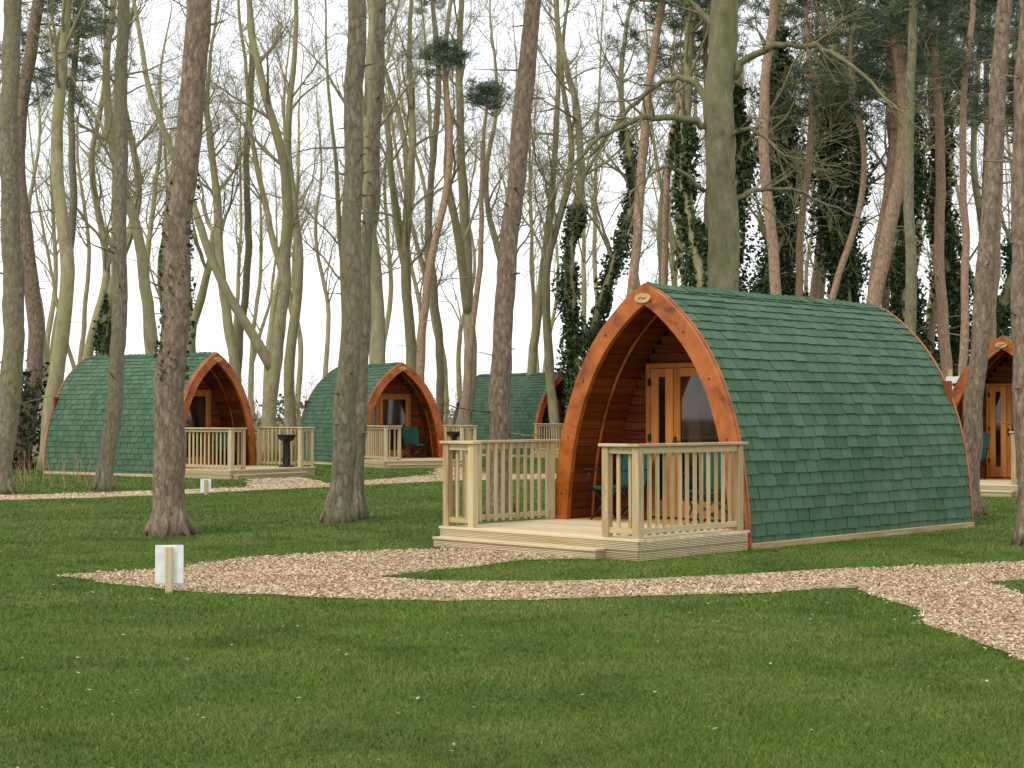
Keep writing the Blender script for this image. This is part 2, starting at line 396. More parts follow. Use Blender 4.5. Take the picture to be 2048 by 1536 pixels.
def build_pod_meshes(L):
    out = {}
    mb = MB()
    oc, _ = resample(offset(DP, .025), 60); ic, _ = resample(offset(DP, -.20), 60)
    ring(mb, oc, ic, -.075, -.005)
    oc2, _ = resample(offset(DP, .034), 60); ic2, _ = resample(offset(DP, .001), 60)
    ring(mb, oc2, ic2, -.004, .03)
    oc2, _ = resample(offset(DP, .026), 60)
    ring(mb, oc2, ic2, L-.02, L+.02)
    out['arch_frame'] = mb.mesh('arch_frame', [M['arch']])
    mb = MB()
    for sx in (1, -1):
        for z in (.55, 1.25, 1.95, 2.5):
            w = halfwidth(z, -.09)
            mb.tube([(sx*w, -.083, z), (sx*w, -.074, z)], [.012, .012], 8)
    out['bolts'] = mb.mesh('bolts', [M['iron']])
    mb = MB()
    def oval(rx, rz, y0, y1, zc, mi):
        n = 28; vs = []
        for y in (y0, y1):
            for k in range(n):
                a = 2*math.pi*k/n; vs.append((rx*math.cos(a), y, zc+rz*math.sin(a)))
        fs = [tuple(range(n)), tuple(reversed(range(n, 2*n)))]+[(k, (k+1) % n, n+(k+1) % n, n+k) for k in range(n)]
        mb.add(vs, fs, mi)
    oval(.12, .058, -.105, -.076, 2.93, 0)
    mb.tube([(-.06, -.107, 2.92), (-.02, -.107, 2.94), (.02, -.107, 2.92), (.06, -.107, 2.935)], [.006]*4, 4, 1)
    out['plaque'] = mb.mesh('plaque', [M['plaque'], M['plaque2']])
    mb = MB(); c, _ = resample(DP, 50)
    for sx in (1, -1):
        vs = []; 
        for p in c: vs += [(sx*p.x, 0.0, p.y), (sx*p.x, L, p.y)]
        mb.add(vs, [(2*i, 2*i+1, 2*i+3, 2*i+2) for i in range(50)])
    out['roof_shell'] = mb.mesh('roof_shell', [M['under']], True)
    mb = MB(); z = .04
    while z < 3.0:
        w = min(halfwidth(z), halfwidth(min(z+.11, 3.079)))
        mb.box(-w, w, L-.03-.0, L+.002, z, z+.105, 0); z += .11
    mb.box(-1.2, 1.2, L-.1, L-.05, .05, 2.0)
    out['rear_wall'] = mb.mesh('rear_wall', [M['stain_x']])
    mb = MB()
    c, tot = resample(DP, 600)
    def at(s):
        f = max(0, min(599.999, s/tot*600)); i = int(f); p = c[i].lerp(c[i+1], f-i)
        t = (c[i+1]-c[i]).normalized(); return p, Vector((t.y, -t.x))
    e = .142; rows = int(tot/e)+1; tw = .245
    rj = random.Random(3)
    for sx in (1, -1):
        for i in range(rows):
            s0 = i*e; s1 = min(tot, s0+e+.02)
            if s0 > tot-.03: continue
            x = -tw*((i*.5) % 1) - rj.random()*.03
            y = .03 + x; wob = rj.uniform(-.004, .004)
            while y < L-.02:
                w = tw + rj.uniform(-.018, .018)
                a = max(.032, y+.007); b = min(L-.022, y+w-.007)
                y += w
                if b-a < .02: continue
                d = rj.uniform(-.008, .008)+wob; lift = rj.uniform(.018, .028)
                pa, na = at(max(0, s0+d)); pb, nb = at(s1)
                sk = rj.uniform(-.006, .006)
                o0 = pa+na*lift; o1 = pb+nb*.005; u0 = pa+na*.002
                vs = [(sx*o0.x, a, o0.y), (sx*o0.x, b, o0.y+sk), (sx*o1.x, b, o1.y), (sx*o1.x, a, o1.y),
                      (sx*u0.x, a, u0.y), (sx*u0.x, b, u0.y+sk)]
                fs = [(0, 1, 2, 3), (4, 5, 1, 0), (0, 3, 4), (1, 5, 2)]
                if sx < 0: fs = [tuple(reversed(f)) for f in fs]
                mb.add(vs, fs, 0, rj.random()**1.0)
    y = .0
    while y < L-.1:
        y1 = min(L-.0, y+.27); lf = rj.uniform(.028, .05)
        for sx in (1, -1):
            p, nn = at(tot-.13)
            vs = [(0, y, 3.08+lf+.008), (0, y1, 3.08+.022), (sx*(p.x+nn.x*.018), y1, p.y+nn.y*.018), (sx*(p.x+nn.x*lf), y, p.y+nn.y*lf),
                  (0, y, 3.08+.01), (sx*p.x, y, p.y)]
            mb.add(vs, [(0, 1, 2, 3), (0, 3, 5, 4), (3, 2, 5)], 0, rj.random())
        y += .16
    out['shingle_roof'] = mb.mesh('shingle_roof', [M['shingle']])
    mb = MB(); nb = 30
    for sx in (1, -1):
        ic, ln = resample(offset(DP, -.10), nb*4)
        for i in range(nb):
            a = ic[i*4]; b = ic[i*4+4]; t = (b-a).normalized(); nn = Vector((t.y, -t.x))
            a1 = a+t*.005; b1 = b-t*.005
            vs = [(sx*a1.x, -.004, a1.y), (sx*a1.x, .98, a1.y), (sx*b1.x, .98, b1.y), (sx*b1.x, -.004, b1.y),
                  (sx*(a.x+nn.x*.012), -.004, a.y+nn.y*.012), (sx*(a.x+nn.x*.012), .98, a.y+nn.y*.012),
                  (sx*(b.x+nn.x*.012), .98, b.y+nn.y*.012), (sx*(b.x+nn.x*.012), -.004, b.y+nn.y*.012)]
            mb.add(vs, [(0, 1, 2, 3), (4, 5, 1, 0), (3, 2, 6, 7)])
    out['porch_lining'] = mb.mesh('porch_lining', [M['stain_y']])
    mb = MB()
    for sx in (1, -1):
        ic, _ = resample(offset(DP, -.125), 40)
        mb.tube([(sx*p.x, .5, p.y) for p in ic], [.022]*41, 6)
    out['porch_rib'] = mb.mesh('porch_rib', [M['arch']], True)
    mb = MB(); z = .23
    while z < 2.95:
        w = halfwidth(min(z+.11, 3.0), -.10)+.015
        if w > .03: mb.box(-w, w, .955, .99, z, z+.104, 0, .006)
        z += .11
    mb.box(-1.3, 1.3, .985, 1.0, .05, 1.3); mb.box(-.85, .85, .985, 1.0, 1.3, 2.2)
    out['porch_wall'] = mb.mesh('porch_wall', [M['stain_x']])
    mb = MB(); z0, z1 = .24, 2.18; f = .06
    mb.box(-.74, -.74+f, .86, .954, z0, z1, 0, .008); mb.box(.74-f, .74, .86, .954, z0, z1, 0, .008)
    mb.box(-.74+f, .74-f, .86, .954, z1-f, z1, 0, .008)
    def leaf(x0, x1, st, bot=.22, top=.11):
        ya, yb = .88, .925
        mb.box(x0, x0+st, ya, yb, z0+.01, z1-f-.004, 0, .006); mb.box(x1-st, x1, ya, yb, z0+.01, z1-f-.004, 0, .006)
        mb.box(x0+st, x1-st, ya, yb, z0+.01, z0+bot, 0, .004); mb.box(x0+st, x1-st, ya, yb, z1-f-top, z1-f-.004, 0, .004)
        mb.box(x0+st-.004, x1-st+.004, .90, .91, z0+bot-.01, z1-f-top+.01, 1)
    leaf(-.675, -.315, .125); leaf(-.305, .675, .105)
    for z in (.55, 1.2, 1.9): mb.box(-.70, -.66, .852, .879, z, z+.09, 2)
    mb.box(-.28, -.255, .845, .879, 1.12, 1.26, 2); mb.tube([(-.268, .845, 1.2), (-.268, .82, 1.2), (-.17, .82, 1.2)], [.009]*3, 6, 2)
    out['doors'] = mb.mesh('doors', [M['door'], M['glass'], M['iron']])
    mb = MB()
    for sx in (1, -1):
        a, b = (1.40, 1.53) if sx > 0 else (-1.53, -1.40)
        mb.box(a, b, .02, L-.05, 0, .07, 0, .006)
    mb.box(-1.38, 1.38, .1, L-.1, .0, .2)
    out['base'] = mb.mesh('base', [M['pine_y']])
    mb = MB(); D = 2.0; W = 1.5; zt = .225
    nbd = 14; bw = D/nbd
    for i in range(nbd): mb.box(-W+.012, W-.012, -D+i*bw+.003, -D+(i+1)*bw-.004, zt-.028, zt, 0, .004)
    for i in range(7): mb.box(-1.36, 1.36, -.0+i*.135+.003, (i+1)*.135-.001, zt-.028, zt+.001, 3, .004)
    for k, (a, b) in enumerate([(.0, .098), (.102, .2)]):
        mb.box(-W, W, -D-.012, -D+.012, a, b, 1, .004)
        mb.box(-W-.012, -W+.012, -D+.0125, -.08, a, b, 1, .004); mb.box(W-.012, W+.012, -D+.0125, -.08, a, b, 1, .004)
    mb.box(-W-.015, W+.015, -D-.02, -D+.1, .2005, zt+.004, 0, .004)
    mb.box(-W+.06, W-.45, -D-.17, -D-.013, 0, .09, 1, .004); mb.box(-W+.05, W-.44, -D-.185, -D-.0135, .0905, .115, 0, .004)
    out['deck'] = mb.mesh('deck', [M['deck'], M['fascia'], M['pine_y'], M['porchfloor']])
    mb = MB(); zr = 1.226; P = .09
    def post(x, y): mb.box(x-P/2, x+P/2, y-P/2, y+P/2, zt+.001, zr-.032, 2, .008)
    for sx in (1, -1):
        xe = sx*(W-.06); yf = -D+.06; xr = sx*(W-.06-.42)
        post(xe, yf); post(xr, yf); post(xe, -.16)
        mb.box(xe-.07, xe+.07, yf-.075, -.05, zr-.03, zr, 1, .006)
        a, b = (xr-.07, xe-.071) if sx > 0 else (xe+.071, xr+.07)
        mb.box(a, b, yf-.075, yf+.065, zr-.031, zr-.0005, 0, .006)
        mb.box(xe-.022, xe+.022, yf+P/2, -.16-P/2, zr-.105, zr-.034, 1, .004)
        mb.box(xe-.022, xe+.022, yf+P/2, -.16-P/2, zt+.05, zt+.11, 1, .004)
        a, b = sorted((xr+sx*P/2, xe-sx*P/2))
        mb.box(a, b, yf-.022, yf+.022, zr-.105, zr-.034, 0, .004); mb.box(a, b, yf-.022, yf+.022, zt+.05, zt+.11, 0, .004)
        y0 = yf+P/2; y1 = -.16-P/2; n = 13
        for i in range(n):
            y = y0+(i+.5)*(y1-y0)/n+random.uniform(-.008, .008); xx = xe - sx*.038
            mb.box(xx-.016, xx+.016, y-.021, y+.021, zt+.03, zr-.036, 2, .004)
        for i in range(2):
            x = a+(i+.5)*(b-a)/2
            mb.box(x-.021, x+.021, yf+.0225, yf+.052, zt+.03, zr-.036, 2, .004)
    out['railing'] = mb.mesh('railing', [M['pine_x'], M['pine_y'], M['pine_z']])
    return out

cache = {}
def pod(x, y, deg, L):
    key = round(L, 2)
    if key not in cache: cache[key] = build_pod_meshes(L)
    e = bpy.data.objects.new('camping_pod', None); COL.objects.link(e); e.location = (x, y, 0); e.rotation_euler = (0, 0, math.radians(deg))
    for k, m in cache[key].items(): obj(k, m, e)
    return e
def local(p, u, v):
    x, y, d = p; a = math.radians(d)
    return (x+u*math.cos(a)-v*math.sin(a), y+u*math.sin(a)+v*math.cos(a))
PODS = [(1.63, 19.2, -44, 5.2), (-7.48, 40.3, 56, 4.7), (-3.32, 48.1, 30, 4.7), (1.85, 59.0, 42, 4.7), (9.83, 32.0, -40, 5.2)]
for p in PODS: pod(*p)

# ------------------------------------------------------------------ camp chairs
def chair_mesh():
    mb = MB(); w = .27; r = .011
    for y in (-.22, .22):
        mb.tube([(-w, y, 0), (w, y, .42)], [r]*2, 6); mb.tube([(w, y, 0), (-w, y, .42)], [r]*2, 6)
    for x in (-w, w):
        mb.tube([(x, -.22, 0), (x, .22, .42)], [r]*2, 6); mb.tube([(x, .22, 0), (x, -.22, .42)], [r]*2, 6)
        mb.tube([(x, .22, .40), (x*1.05, .33, .93)], [r]*2, 6); mb.tube([(x, -.22, .40), (x*1.08, -.24, .62)], [r]*2, 6)
        mb.box(min(x*1.08, x*1.08)-.035, x*1.08+.035, -.27, .29, .615, .632, 2)
    n = 8
    def sheet(f):
        vs = [f(i/n, j/n) for j in range(n+1) for i in range(n+1)]
        mb.add(vs, [(j*(n+1)+i, j*(n+1)+i+1, (j+1)*(n+1)+i+1, (j+1)*(n+1)+i) for j in range(n) for i in range(n)], 1)
    sheet(lambda s, t: (-w+2*w*s, -.24+.46*t, .42-.07*math.sin(math.pi*s)*math.sin(math.pi*(.2+.6*t))))
    sheet(lambda s, t: (-w*1.04+2.08*w*s, .225+.11*t+.05*math.sin(math.pi*s), .42+.52*t))
    return mb.mesh('camp_chair', [M['black'], M['canvas'], M['canvas_dk']], True)
CH = chair_mesh()
for (pi, u, v, rot) in [(0, -.72, .30, -10), (0, .78, .25, 12), (1, .8, .25, 0), (2, .55, .2, 0), (4, -.75, .0, -30)]:
    p = PODS[pi]; x, y = local(p[:3], u, v)
    obj('folding_camp_chair', CH, None, (x, y, .227), (0, 0, math.radians(p[2]+rot)))

# ------------------------------------------------------------------ barbecues
def bbq_mesh():
    mb = MB()
    pr = [(.02, .62), (.12, .64), (.20, .70), (.235, .78), (.24, .80), (.225, .80), (.19, .72), (.1, .67), (.0, .66)]
    n = 20; vs = [(r*math.cos(2*math.pi*k/n), r*math.sin(2*math.pi*k/n), z) for r, z in pr for k in range(n)]
    mb.add(vs, [(j*n+k, j*n+(k+1) % n, (j+1)*n+(k+1) % n, (j+1)*n+k) for j in range(len(pr)-1) for k in range(n)])
    mb.tube([(0, 0, .0), (0, 0, .05), (0, 0, .3), (0, 0, .63)], [.17, .105, .09, .09], 14)
    mb.tube([(0, 0, 0), (0, 0, .03)], [.2, .2], 18)
    for k in range(9):
        x = -.2+k*.05; h = math.sqrt(max(0, .22**2-x*x)); mb.tube([(x, -h, .81), (x, h, .81)], [.004]*2, 4)
    mb.tube([(.24, -.1, .79), (.34, -.1, .79), (.34, .1, .79), (.24, .1, .79)], [.009]*4, 5)
    mb.tube([(0, .22, .8), (0, .24, .93), (0, .1, .95)], [.008]*3, 5)
    return mb.mesh('charcoal_barbecue', [M['black']], False)
BQ = bbq_mesh()
for (pi, u, v) in [(1, .95, -1.55), (2, 1.1, -1.3)]:
    p = PODS[pi]; x, y = local(p[:3], u, v)
    obj('charcoal_barbecue', BQ, None, (x, y, .23), (0, 0, .5))

# ------------------------------------------------------------------ small signs (seen from behind)
def sign(x, y, w, h, top, rot):
    mb = MB(); mb.box(-w/2, w/2, .0, .012, top-h, top, 1, .003); mb.box(-.03, .03, -.045, -.001, -.01, top-.012, 0, .005)
    obj('information_sign', mb.mesh('information_sign', [M['pine_z'], M['white']]), None, (x, y, 0), (0, 0, rot))
sign(-2.95, 13.8, .24, .33, .41, math.radians(6))
sign(-5.85, 30.6, .2, .26, .31, math.radians(6))
mb = MB(); mb.box(-.05, .05, -.05, .05, 0, 2.6, 0, .01)
for z, s, t in [(2.35, 1, .3), (2.12, -1, .2), (1.9, 1, -.35)]:
    vs = []
    for y in (-.075, -.052):
        vs += [(-.1*s, y, z-.08), (.42*s, y, z-.08+.05*t), (.54*s, y, z+.07*t), (.42*s, y, z+.08+.05*t), (-.1*s, y, z+.08)]
    mb.add(vs, [(4, 3, 2, 1, 0), (5, 6, 7, 8, 9)]+[(k, (k+1) % 5, 5+(k+1) % 5, 5+k) for k in range(5)], 1)
obj('finger_post_sign', mb.mesh('finger_post_sign', [M['pine_z'], M['white']]), None, (10.3, 37.6, 0), (0, 0, -.2))

# ------------------------------------------------------------------ trees
def rvec(r): return Vector((r.gauss(0, 1), r.gauss(0, 1), r.gauss(0, 1)))

def trunk_pts(h, lean, bend, step, r, seed, drift=None):
    pts = []; n = int(h/step)
    for i in range(n+1):
        z = h*i/n
        x = lean*z + bend*(mn.noise(Vector((seed, z*.16, 0))) - mn.noise(Vector((seed, 0, 0)))) + .06*mn.noise(Vector((seed, z*.9, 7)))
        y = bend*(mn.noise(Vector((seed, z*.16, 5)))-mn.noise(Vector((seed, 0, 5))))
        pts.append(Vector((x, y, z)))
    return pts

def needle_cluster(centers, per, rad, ln, seed):
    r = np.random.default_rng(seed); n = len(centers)*per
    c = np.repeat(np.array(centers), per, axis=0)
    d = r.normal(size=(n, 3)); d /= np.linalg.norm(d, axis=1)[:, None]; d[:, 2] = d[:, 2]*.6+.2
    base = c + d*(rad*r.random(n)**.6)[:, None]
    tip = base + (d+r.normal(size=(n, 3))*.5)*ln
    s = r.normal(size=(n, 3)); s /= np.linalg.norm(s, axis=1)[:, None]; s *= ln*.09
    v = np.stack([base-s, base+s, tip], 1).reshape(-1, 3)
    return v

def pine(x, y, r, lean, h, seed, mat='pinebark', crown=None, stubs=14, bend=.5, taper=.45, detail=True, ivy=None, crown_n=26, sparse=1.0, reach=2.2, flat=.45):
    R = random.Random(seed)
    e = bpy.data.objects.new('pine_tree', None); COL.objects.link(e); e.location = (x, y, 0); e.rotation_euler = (0, 0, 0)
    mb = MB(); step = .14 if detail else .4
    pts = trunk_pts(h, lean, bend, step, r, seed)
    pts[0].z = -.03
    rad = [r*(1-taper*(p.z/h)) * (1+.5*math.exp(-max(0, p.z)/.22)) * (1 if p.z < h*.8 else max(.25, 1-(p.z-h*.8)/(h*.25))) for p in pts]
    mb.tube(pts, rad, 24 if detail else 10, 0, wob=.15 if detail else .09)
    if detail:
        for k in range(6):
            a = k*1.05+R.random(); d = Vector((math.cos(a), math.sin(a), 0))
            mb.tube([d*r*.55+Vector((0, 0, .42)), d*r*1.05+Vector((0, 0, .16)), d*r*1.75+Vector((0, 0, -.02))], [r*.38, r*.36, r*.14], 8, 0, wob=.1)
    for k in range(stubs):
        i = int(len(pts)*R.uniform(.08, .75)); p = pts[i]; a = R.uniform(0, 6.28)
        d = Vector((math.cos(a), math.sin(a), R.uniform(-.1, .35))); ln = R.uniform(.06, .3) if R.random() < .82 else R.uniform(.5, 1.5)
        q = p+d*rad[i]*.8; w = Vector((R.gauss(0, .1), R.gauss(0, .1), R.uniform(-.12, .1)))
        rr = R.uniform(.010, .022)
        mb.tube([q, q+d*ln*.6, q+d*ln+w*ln], [rr, rr*.7, rr*.35], 5, 0)
    centers = []
    if crown is not None:
        for k in range(crown_n):
            z = R.uniform(crown, h); i = min(len(pts)-1, int(z/h*(len(pts)-1))); p = pts[i]
            a = R.uniform(0, 6.28); ln = R.uniform(.35, 1)*reach*(1-.45*(z-crown)/max(.1, h-crown))
            d = Vector((math.cos(a), math.sin(a), R.uniform(-.1, flat)))
            bp = [p]
            for j in range(1, 6):
                bp.append(bp[-1]+d*ln/5); d = (d+rvec(R)*.2+Vector((0, 0, .03))).normalized()
                if j >= 2:
                    for _ in range(int(3*sparse)+1):
                        q = bp[-1]+rvec(R)*.2*min(1, reach/1.5); centers.append(q)
                        mb.tube([bp[-1], q], [.008, .004], 3, 0, cap=False)
            mb.tube(bp, [.035*(1-j/7) for j in range(6)], 5, 0)
    obj('trunk', mb.mesh('pine_trunk', [M[mat]], True), e)
    if centers:
        v = needle_cluster([tuple(c) for c in centers], 48, .12, .13, seed)
        obj('needles', np_mesh('needles', v, None, M['needle'], np.random.default_rng(seed).random(len(v)//3), 3), e)
    if ivy: add_ivy(e, pts, rad, *ivy, seed)
    return e, pts, rad

def add_ivy(e, pts, rad, z0, z1, n, spread, seed):
    r = np.random.default_rng(seed); P = np.array([tuple(p) for p in pts]); Rr = np.array(rad)
    n2 = int(n*1.9)
    z = z0+(z1-z0)*r.random(n2)**(1.0 if spread < .2 else 1.15); an = r.random(n2)*6.283
    cx = np.interp(z, P[:, 2], P[:, 0]); cy = np.interp(z, P[:, 2], P[:, 1]); cr = np.interp(z, P[:, 2], Rr)
    dens = np.array([mn.noise(Vector((math.cos(a)*.9+seed, math.sin(a)*.9, zz*.75))) + .6*mn.noise(Vector((math.cos(a)*2+seed, math.sin(a)*2, zz*2.3))) for a, zz in zip(an, z)])
    thin = (z-z0)/(z1-z0)
    lo = .0 if spread < .2 else -.22
    keep = dens > lo+.35*thin*r.random(n2)
    z = z[keep]; an = an[keep]; cx = cx[keep]; cy = cy[keep]; cr = cr[keep]; dens = dens[keep]; n = len(z)
    bulge = np.clip(.35+1.5*(dens+.1), .2, 1.6)
    rr = cr+.005+spread*bulge*r.random(n)**1.3*(1-.35*(z-z0)/(z1-z0))
    c = np.column_stack([cx+np.cos(an)*rr, cy+np.sin(an)*rr, z+r.normal(size=n)*.04-.25*rr*r.random(n)])
    v = leaf_quads(c, .032 if spread < .2 else .078, .8, seed)
    obj('ivy', np_mesh('ivy', v, None, M['ivy'], r.random(n), 4), e)

def X(b, d): return b*.001*d

FG = [
 (-213.5, 20.4, .195, .050, 1, 'pinebark', dict(ivy=(2.0, 4.6, 520, .045))),
 (-108.0, 22.8, .165, .034, 2, 'pinebark_g', {}),
 (-97.0, 23.6, .11, .046, 3, 'pinebark_g', {}),
 (-8.0, 24.2, .165, .060, 4, 'pinebark', {}),
 (-255, 32.6, .165, .050, 5, 'pinebark_g', {}),
 (-321, 31.0, .22, .030, 6, 'pinebark_g', {}),
 (322, 18.8, .13, .004, 8, 'pinebark', {}),
 (286, 24.6, .15, .072, 9, 'pinebark', {}),
]
for b, d, r, ln, s, mt, kw in FG:
    pine(X(b, d), d, r, ln, 15.5, s, mt, crown=12.2, bend=.3, crown_n=10, stubs=30, **kw)
MG = [
 (-306, 46, .25, .02, 11, 'pinebark', dict(crown=10.2, h=18, reach=3.4, crown_n=20)),
 (64, 44, .16, .100, 12, 'pinebark_r', dict(crown=12.4, h=17)),
 (81, 49, .13, .115, 13, 'pinebark_r', dict(crown=12.6, h=17)),
 (160, 42, .17, .017, 14, 'pinebark_r', dict(crown=12.0, h=18)),
 (172, 52, .15, .065, 15, 'pinebark_r', dict(crown=11.2, h=17)),
 (226, 45, .24, .055, 16, 'pinebark_r', dict(crown=11.6, h=18, reach=2.8)),
 (216, 50, .17, .09, 17, 'pinebark_r', dict(crown=11.8, h=18, reach=3)),
 (247, 38, .15, .012, 18, 'pinebark_g', dict(crown=10.8, h=16)),
 (270, 48, .19, -.02, 19, 'pinebark_r', dict(crown=11.8, h=17)),
 (277, 42, .12, .045, 20, 'pinebark_r', dict(crown=10.8, h=16)),
 (301, 50, .15, .015, 21, 'pinebark_r', dict(crown=10.5, h=16, reach=2.6)),
 (318, 44, .16, .01, 22, 'pinebark', dict(crown=9.4, h=16, reach=3.2)),
 (205, 47, .12, .03, 23, 'pinebark_r', dict(crown=10.6, h=15, bend=1.6)),
 (-60, 50, .16, .072, 24, 'pinebark_r', dict(crown=12.5, h=13.4, crown_n=13, reach=.9, sparse=.4, flat=.2)),
 (-28, 52, .12, .065, 25, 'pinebark_r', dict(crown=11.7, h=12.4, crown_n=13, reach=1.1, sparse=.4, bend=.9, flat=.2)),
 (120, 60, .15, .02, 26, 'pinebark', dict(crown=13.5, h=19, reach=3)),
 (186, 58, .16, .03, 27, 'pinebark_r', dict(crown=13, h=19, reach=3)),
 (234, 56, .15, .01, 28, 'pinebark', dict(crown=12.5, h=18, reach=3)),
 (263, 62, .17, .03, 29, 'pinebark_r', dict(crown=13, h=19, reach=3)),
 (291, 57, .15, .03, 30, 'pinebark', dict(crown=12, h=18, reach=3)),
 (-168, 64, .17, .01, 31, 'pinebark_g', dict(crown=18.5, h=22, reach=2)),
 (-283, 58, .17, .03, 32, 'pinebark_g', dict(crown=13, h=19, reach=3)),
 (-47, 66, .18, -.01, 33, 'pinebark_g', dict(crown=19, h=22, reach=2)),
]
for b, d, r, ln, s, mt, kw in MG:
    h = kw.pop('h'); pine(X(b, d), d, r, ln, h, s, mt, detail=False, stubs=22, **kw)

def branch(mb, R, p, d, ln, r, lvl, maxl, cnt, up):
    n = {1: 9, 2: 6, 3: 4, 4: 2}[lvl]; pts = [p.copy()]; q = p.copy(); dd = d.copy()
    for i in range(n):
        dd = (dd + rvec(R)*(.13+.03*lvl) + Vector((0, 0, up*.09))).normalized(); q = q+dd*ln/n; pts.append(q.copy())
    mb.tube(pts, [max(.0045, r*(1-.85*i/n)) for i in range(n+1)], {1: 6, 2: 4, 3: 3, 4: 3}[lvl], 0, cap=False)
    if lvl >= maxl: return
    c = cnt[lvl]
    for k in range(c):
        t = R.uniform(.2, 1); i = min(n-1, int(t*n)); b = pts[i].lerp(pts[i+1], t*n-i)
        ax = (pts[i+1]-pts[i]).normalized()
        s = ax.cross(rvec(R)).normalized(); a = R.uniform(.45, 1.0)
        nd = (ax*math.cos(a)+s*math.sin(a)).normalized()
        branch(mb, R, b, nd, ln*R.uniform(.32, .6), max(.005, r*(1-.8*t)*.55), lvl+1, maxl, cnt, up)

def bare_mesh(seed, h=21, r=.24, first=6.0, fork=None, n1=16, bend=.9, maxl=4, cnt={1: 7, 2: 5, 3: 3}, up=1.0, l1=4.6):
    R = random.Random(seed); mb = MB()
    pts = trunk_pts(h, 0, bend, .5, r, seed*3.7); pts[0].z = -.05
    rad = [r*(1-.86*(max(0, p.z)/h)**1.1)*(1+.5*math.exp(-max(0, p.z)/.35)) for p in pts]
    mb.tube(pts, rad, 10, 0, wob=.14)
    stems = [(pts, rad)]
    if fork:
        for fz, fa, fx in fork:
            i = int(fz/h*(len(pts)-1)); p = pts[i].copy(); d = Vector((math.cos(fa)*fx, math.sin(fa)*fx, 1)).normalized()
            q = [p]; hh = h-fz; m = int(hh/.5)
            for k in range(m):
                d = (d+rvec(R)*.05+Vector((0, 0, .09))).normalized(); q.append(q[-1]+d*.5)
            rr = [rad[i]*.8*(1-.86*k/m) for k in range(m+1)]
            mb.tube(q, rr, 8, 0, wob=.12); stems.append((q, rr))
    for pts_, rad_ in stems:
        for k in range(int(n1/len(stems)**.5)):
            z = first+(h-first)*R.random()**.85
            c = [i for i, p in enumerate(pts_) if p.z >= z]
            if not c: continue
            i = c[0]; p = pts_[i]; a = R.uniform(0, 6.28); t = R.uniform(.35, 1.0)
            d = Vector((math.cos(a)*math.sin(t+.1), math.sin(a)*math.sin(t+.1), math.cos(t+.1)))
            fr = 1-(p.z-first)/(h-first)*.6
            branch(mb, R, p, d, l1*fr*R.uniform(.6, 1.15), max(.02, rad_[i]*.42), 1, maxl, cnt, up)
    return mb.mesh('bare_tree', [M['bare']], True), stems[0]
BT = []
confs = [dict(seed=31, fork=[(5, 0.3, .35)]), dict(seed=32), dict(seed=33, fork=[(7, 3.0, .3), (9, .5, .3)]), dict(seed=34, h=19, first=5, bend=1.5),
         dict(seed=35, fork=[(3.2, 3.4, .45)], bend=1.2), dict(seed=36, h=23, first=7.5)]
for c in confs: BT.append(bare_mesh(**c))
def bare(b, d, r, lean, k, rot, ivy=None, parent=None, hs=1.0):
    m, (pts, rad) = BT[k]; f = r/.24
    ang = math.atan(lean)
    if ivy:
        o = bpy.data.objects.new('ivy_clad_tree', None)
        COL.objects.link(o); o.location = (X(b, d), d, 0); o.rotation_euler = (0, ang, 0)
        c = obj('trunk_and_branches', m, o)
        add_ivy(o, pts, [q*1.0 for q in rad], *ivy, int(abs(b)*7+k))
        return o
    mat = Matrix.Translation((X(b, d), d, 0)) @ Matrix.Rotation(ang, 4, 'Y') @ Matrix.Rotation(rot, 4, 'Z') @ Matrix.Diagonal((f**.5, f**.5, hs, 1))
    o = obj('bare_tree', m, parent); o.matrix_world = mat
    return o
MT = [(-151, 55, .30, .0, 4, 0.0), (-170, 60, .22, -.03, 1, 1), (-136, 58, .2, -.01, 0, 2.2), (-193, 62, .18, 0, 3, .4), (-225, 50, .2, -.10, 1, 3), (-65, 60, .26, .02, 2, .8),
      (-79, 52, .28, -.04, 5, 2), (-36, 56, .28, .01, 0, 4), (-14, 64, .16, 0, 3, 2.1), (13, 60, .18, .0, 1, 4.4), (29, 58, .16, .03, 3, 5.2), (-289, 44, .24, .06, 5, .3),
      (-270, 62, .2, .03, 3, 1.7), (98, 62, .2, .02, 4, 3), (190, 64, .2, .0, 2, 3.3), (-100, 68, .2, .05, 4, 1.1),
      (238, 60, .2, .03, 5, 1.0), (290, 62, .22, .0, 0, 2.9)]
for t in MT: bare(*t)
for t in [(44, 56, .22, .0, 1, 0, (.5, 9.0, 3800, .38)), (60, 58, .22, .03, 3, 0, (1, 12, 5200, .42)), (113, 48, .22, .02, 5, 0, (1, 10.5, 6800, .56)), (142, 50, .22, .02, 1, 0, (1, 12, 8000, .6)),
          (160, 56, .22, .02, 3, 0, (1, 15, 14000, .82)), (172, 60, .22, .0, 5, 0, (1, 15, 12000, .8)), (204, 55, .22, .02, 5, 0, (1, 14, 14000, .82)), (215, 60, .22, .02, 1, 0, (1, 15, 12500, .8)),
          (256, 52, .22, .0, 1, 0, (1, 11.5, 8000, .6)), (276, 58, .22, .0, 5, 0, (1, 14, 9500, .7)), (312, 56, .22, .0, 3, 0, (1, 9, 6500, .65)), (-243, 60, .2, .0, 3, 0, (.3, 6, 2200, .25))]:
    bare(*t)

e = bpy.data.objects.new('distant_trees', None); COL.objects.link(e)
R = random.Random(99)
for i in range(40):
    d = R.uniform(74, 125); b = -345+690*(i+R.random())/40
    bare(b, d, R.uniform(.14, .23), R.gauss(0, .02), R.randrange(6), R.uniform(0, 6.28), None, e, R.uniform(.95, 1.3))

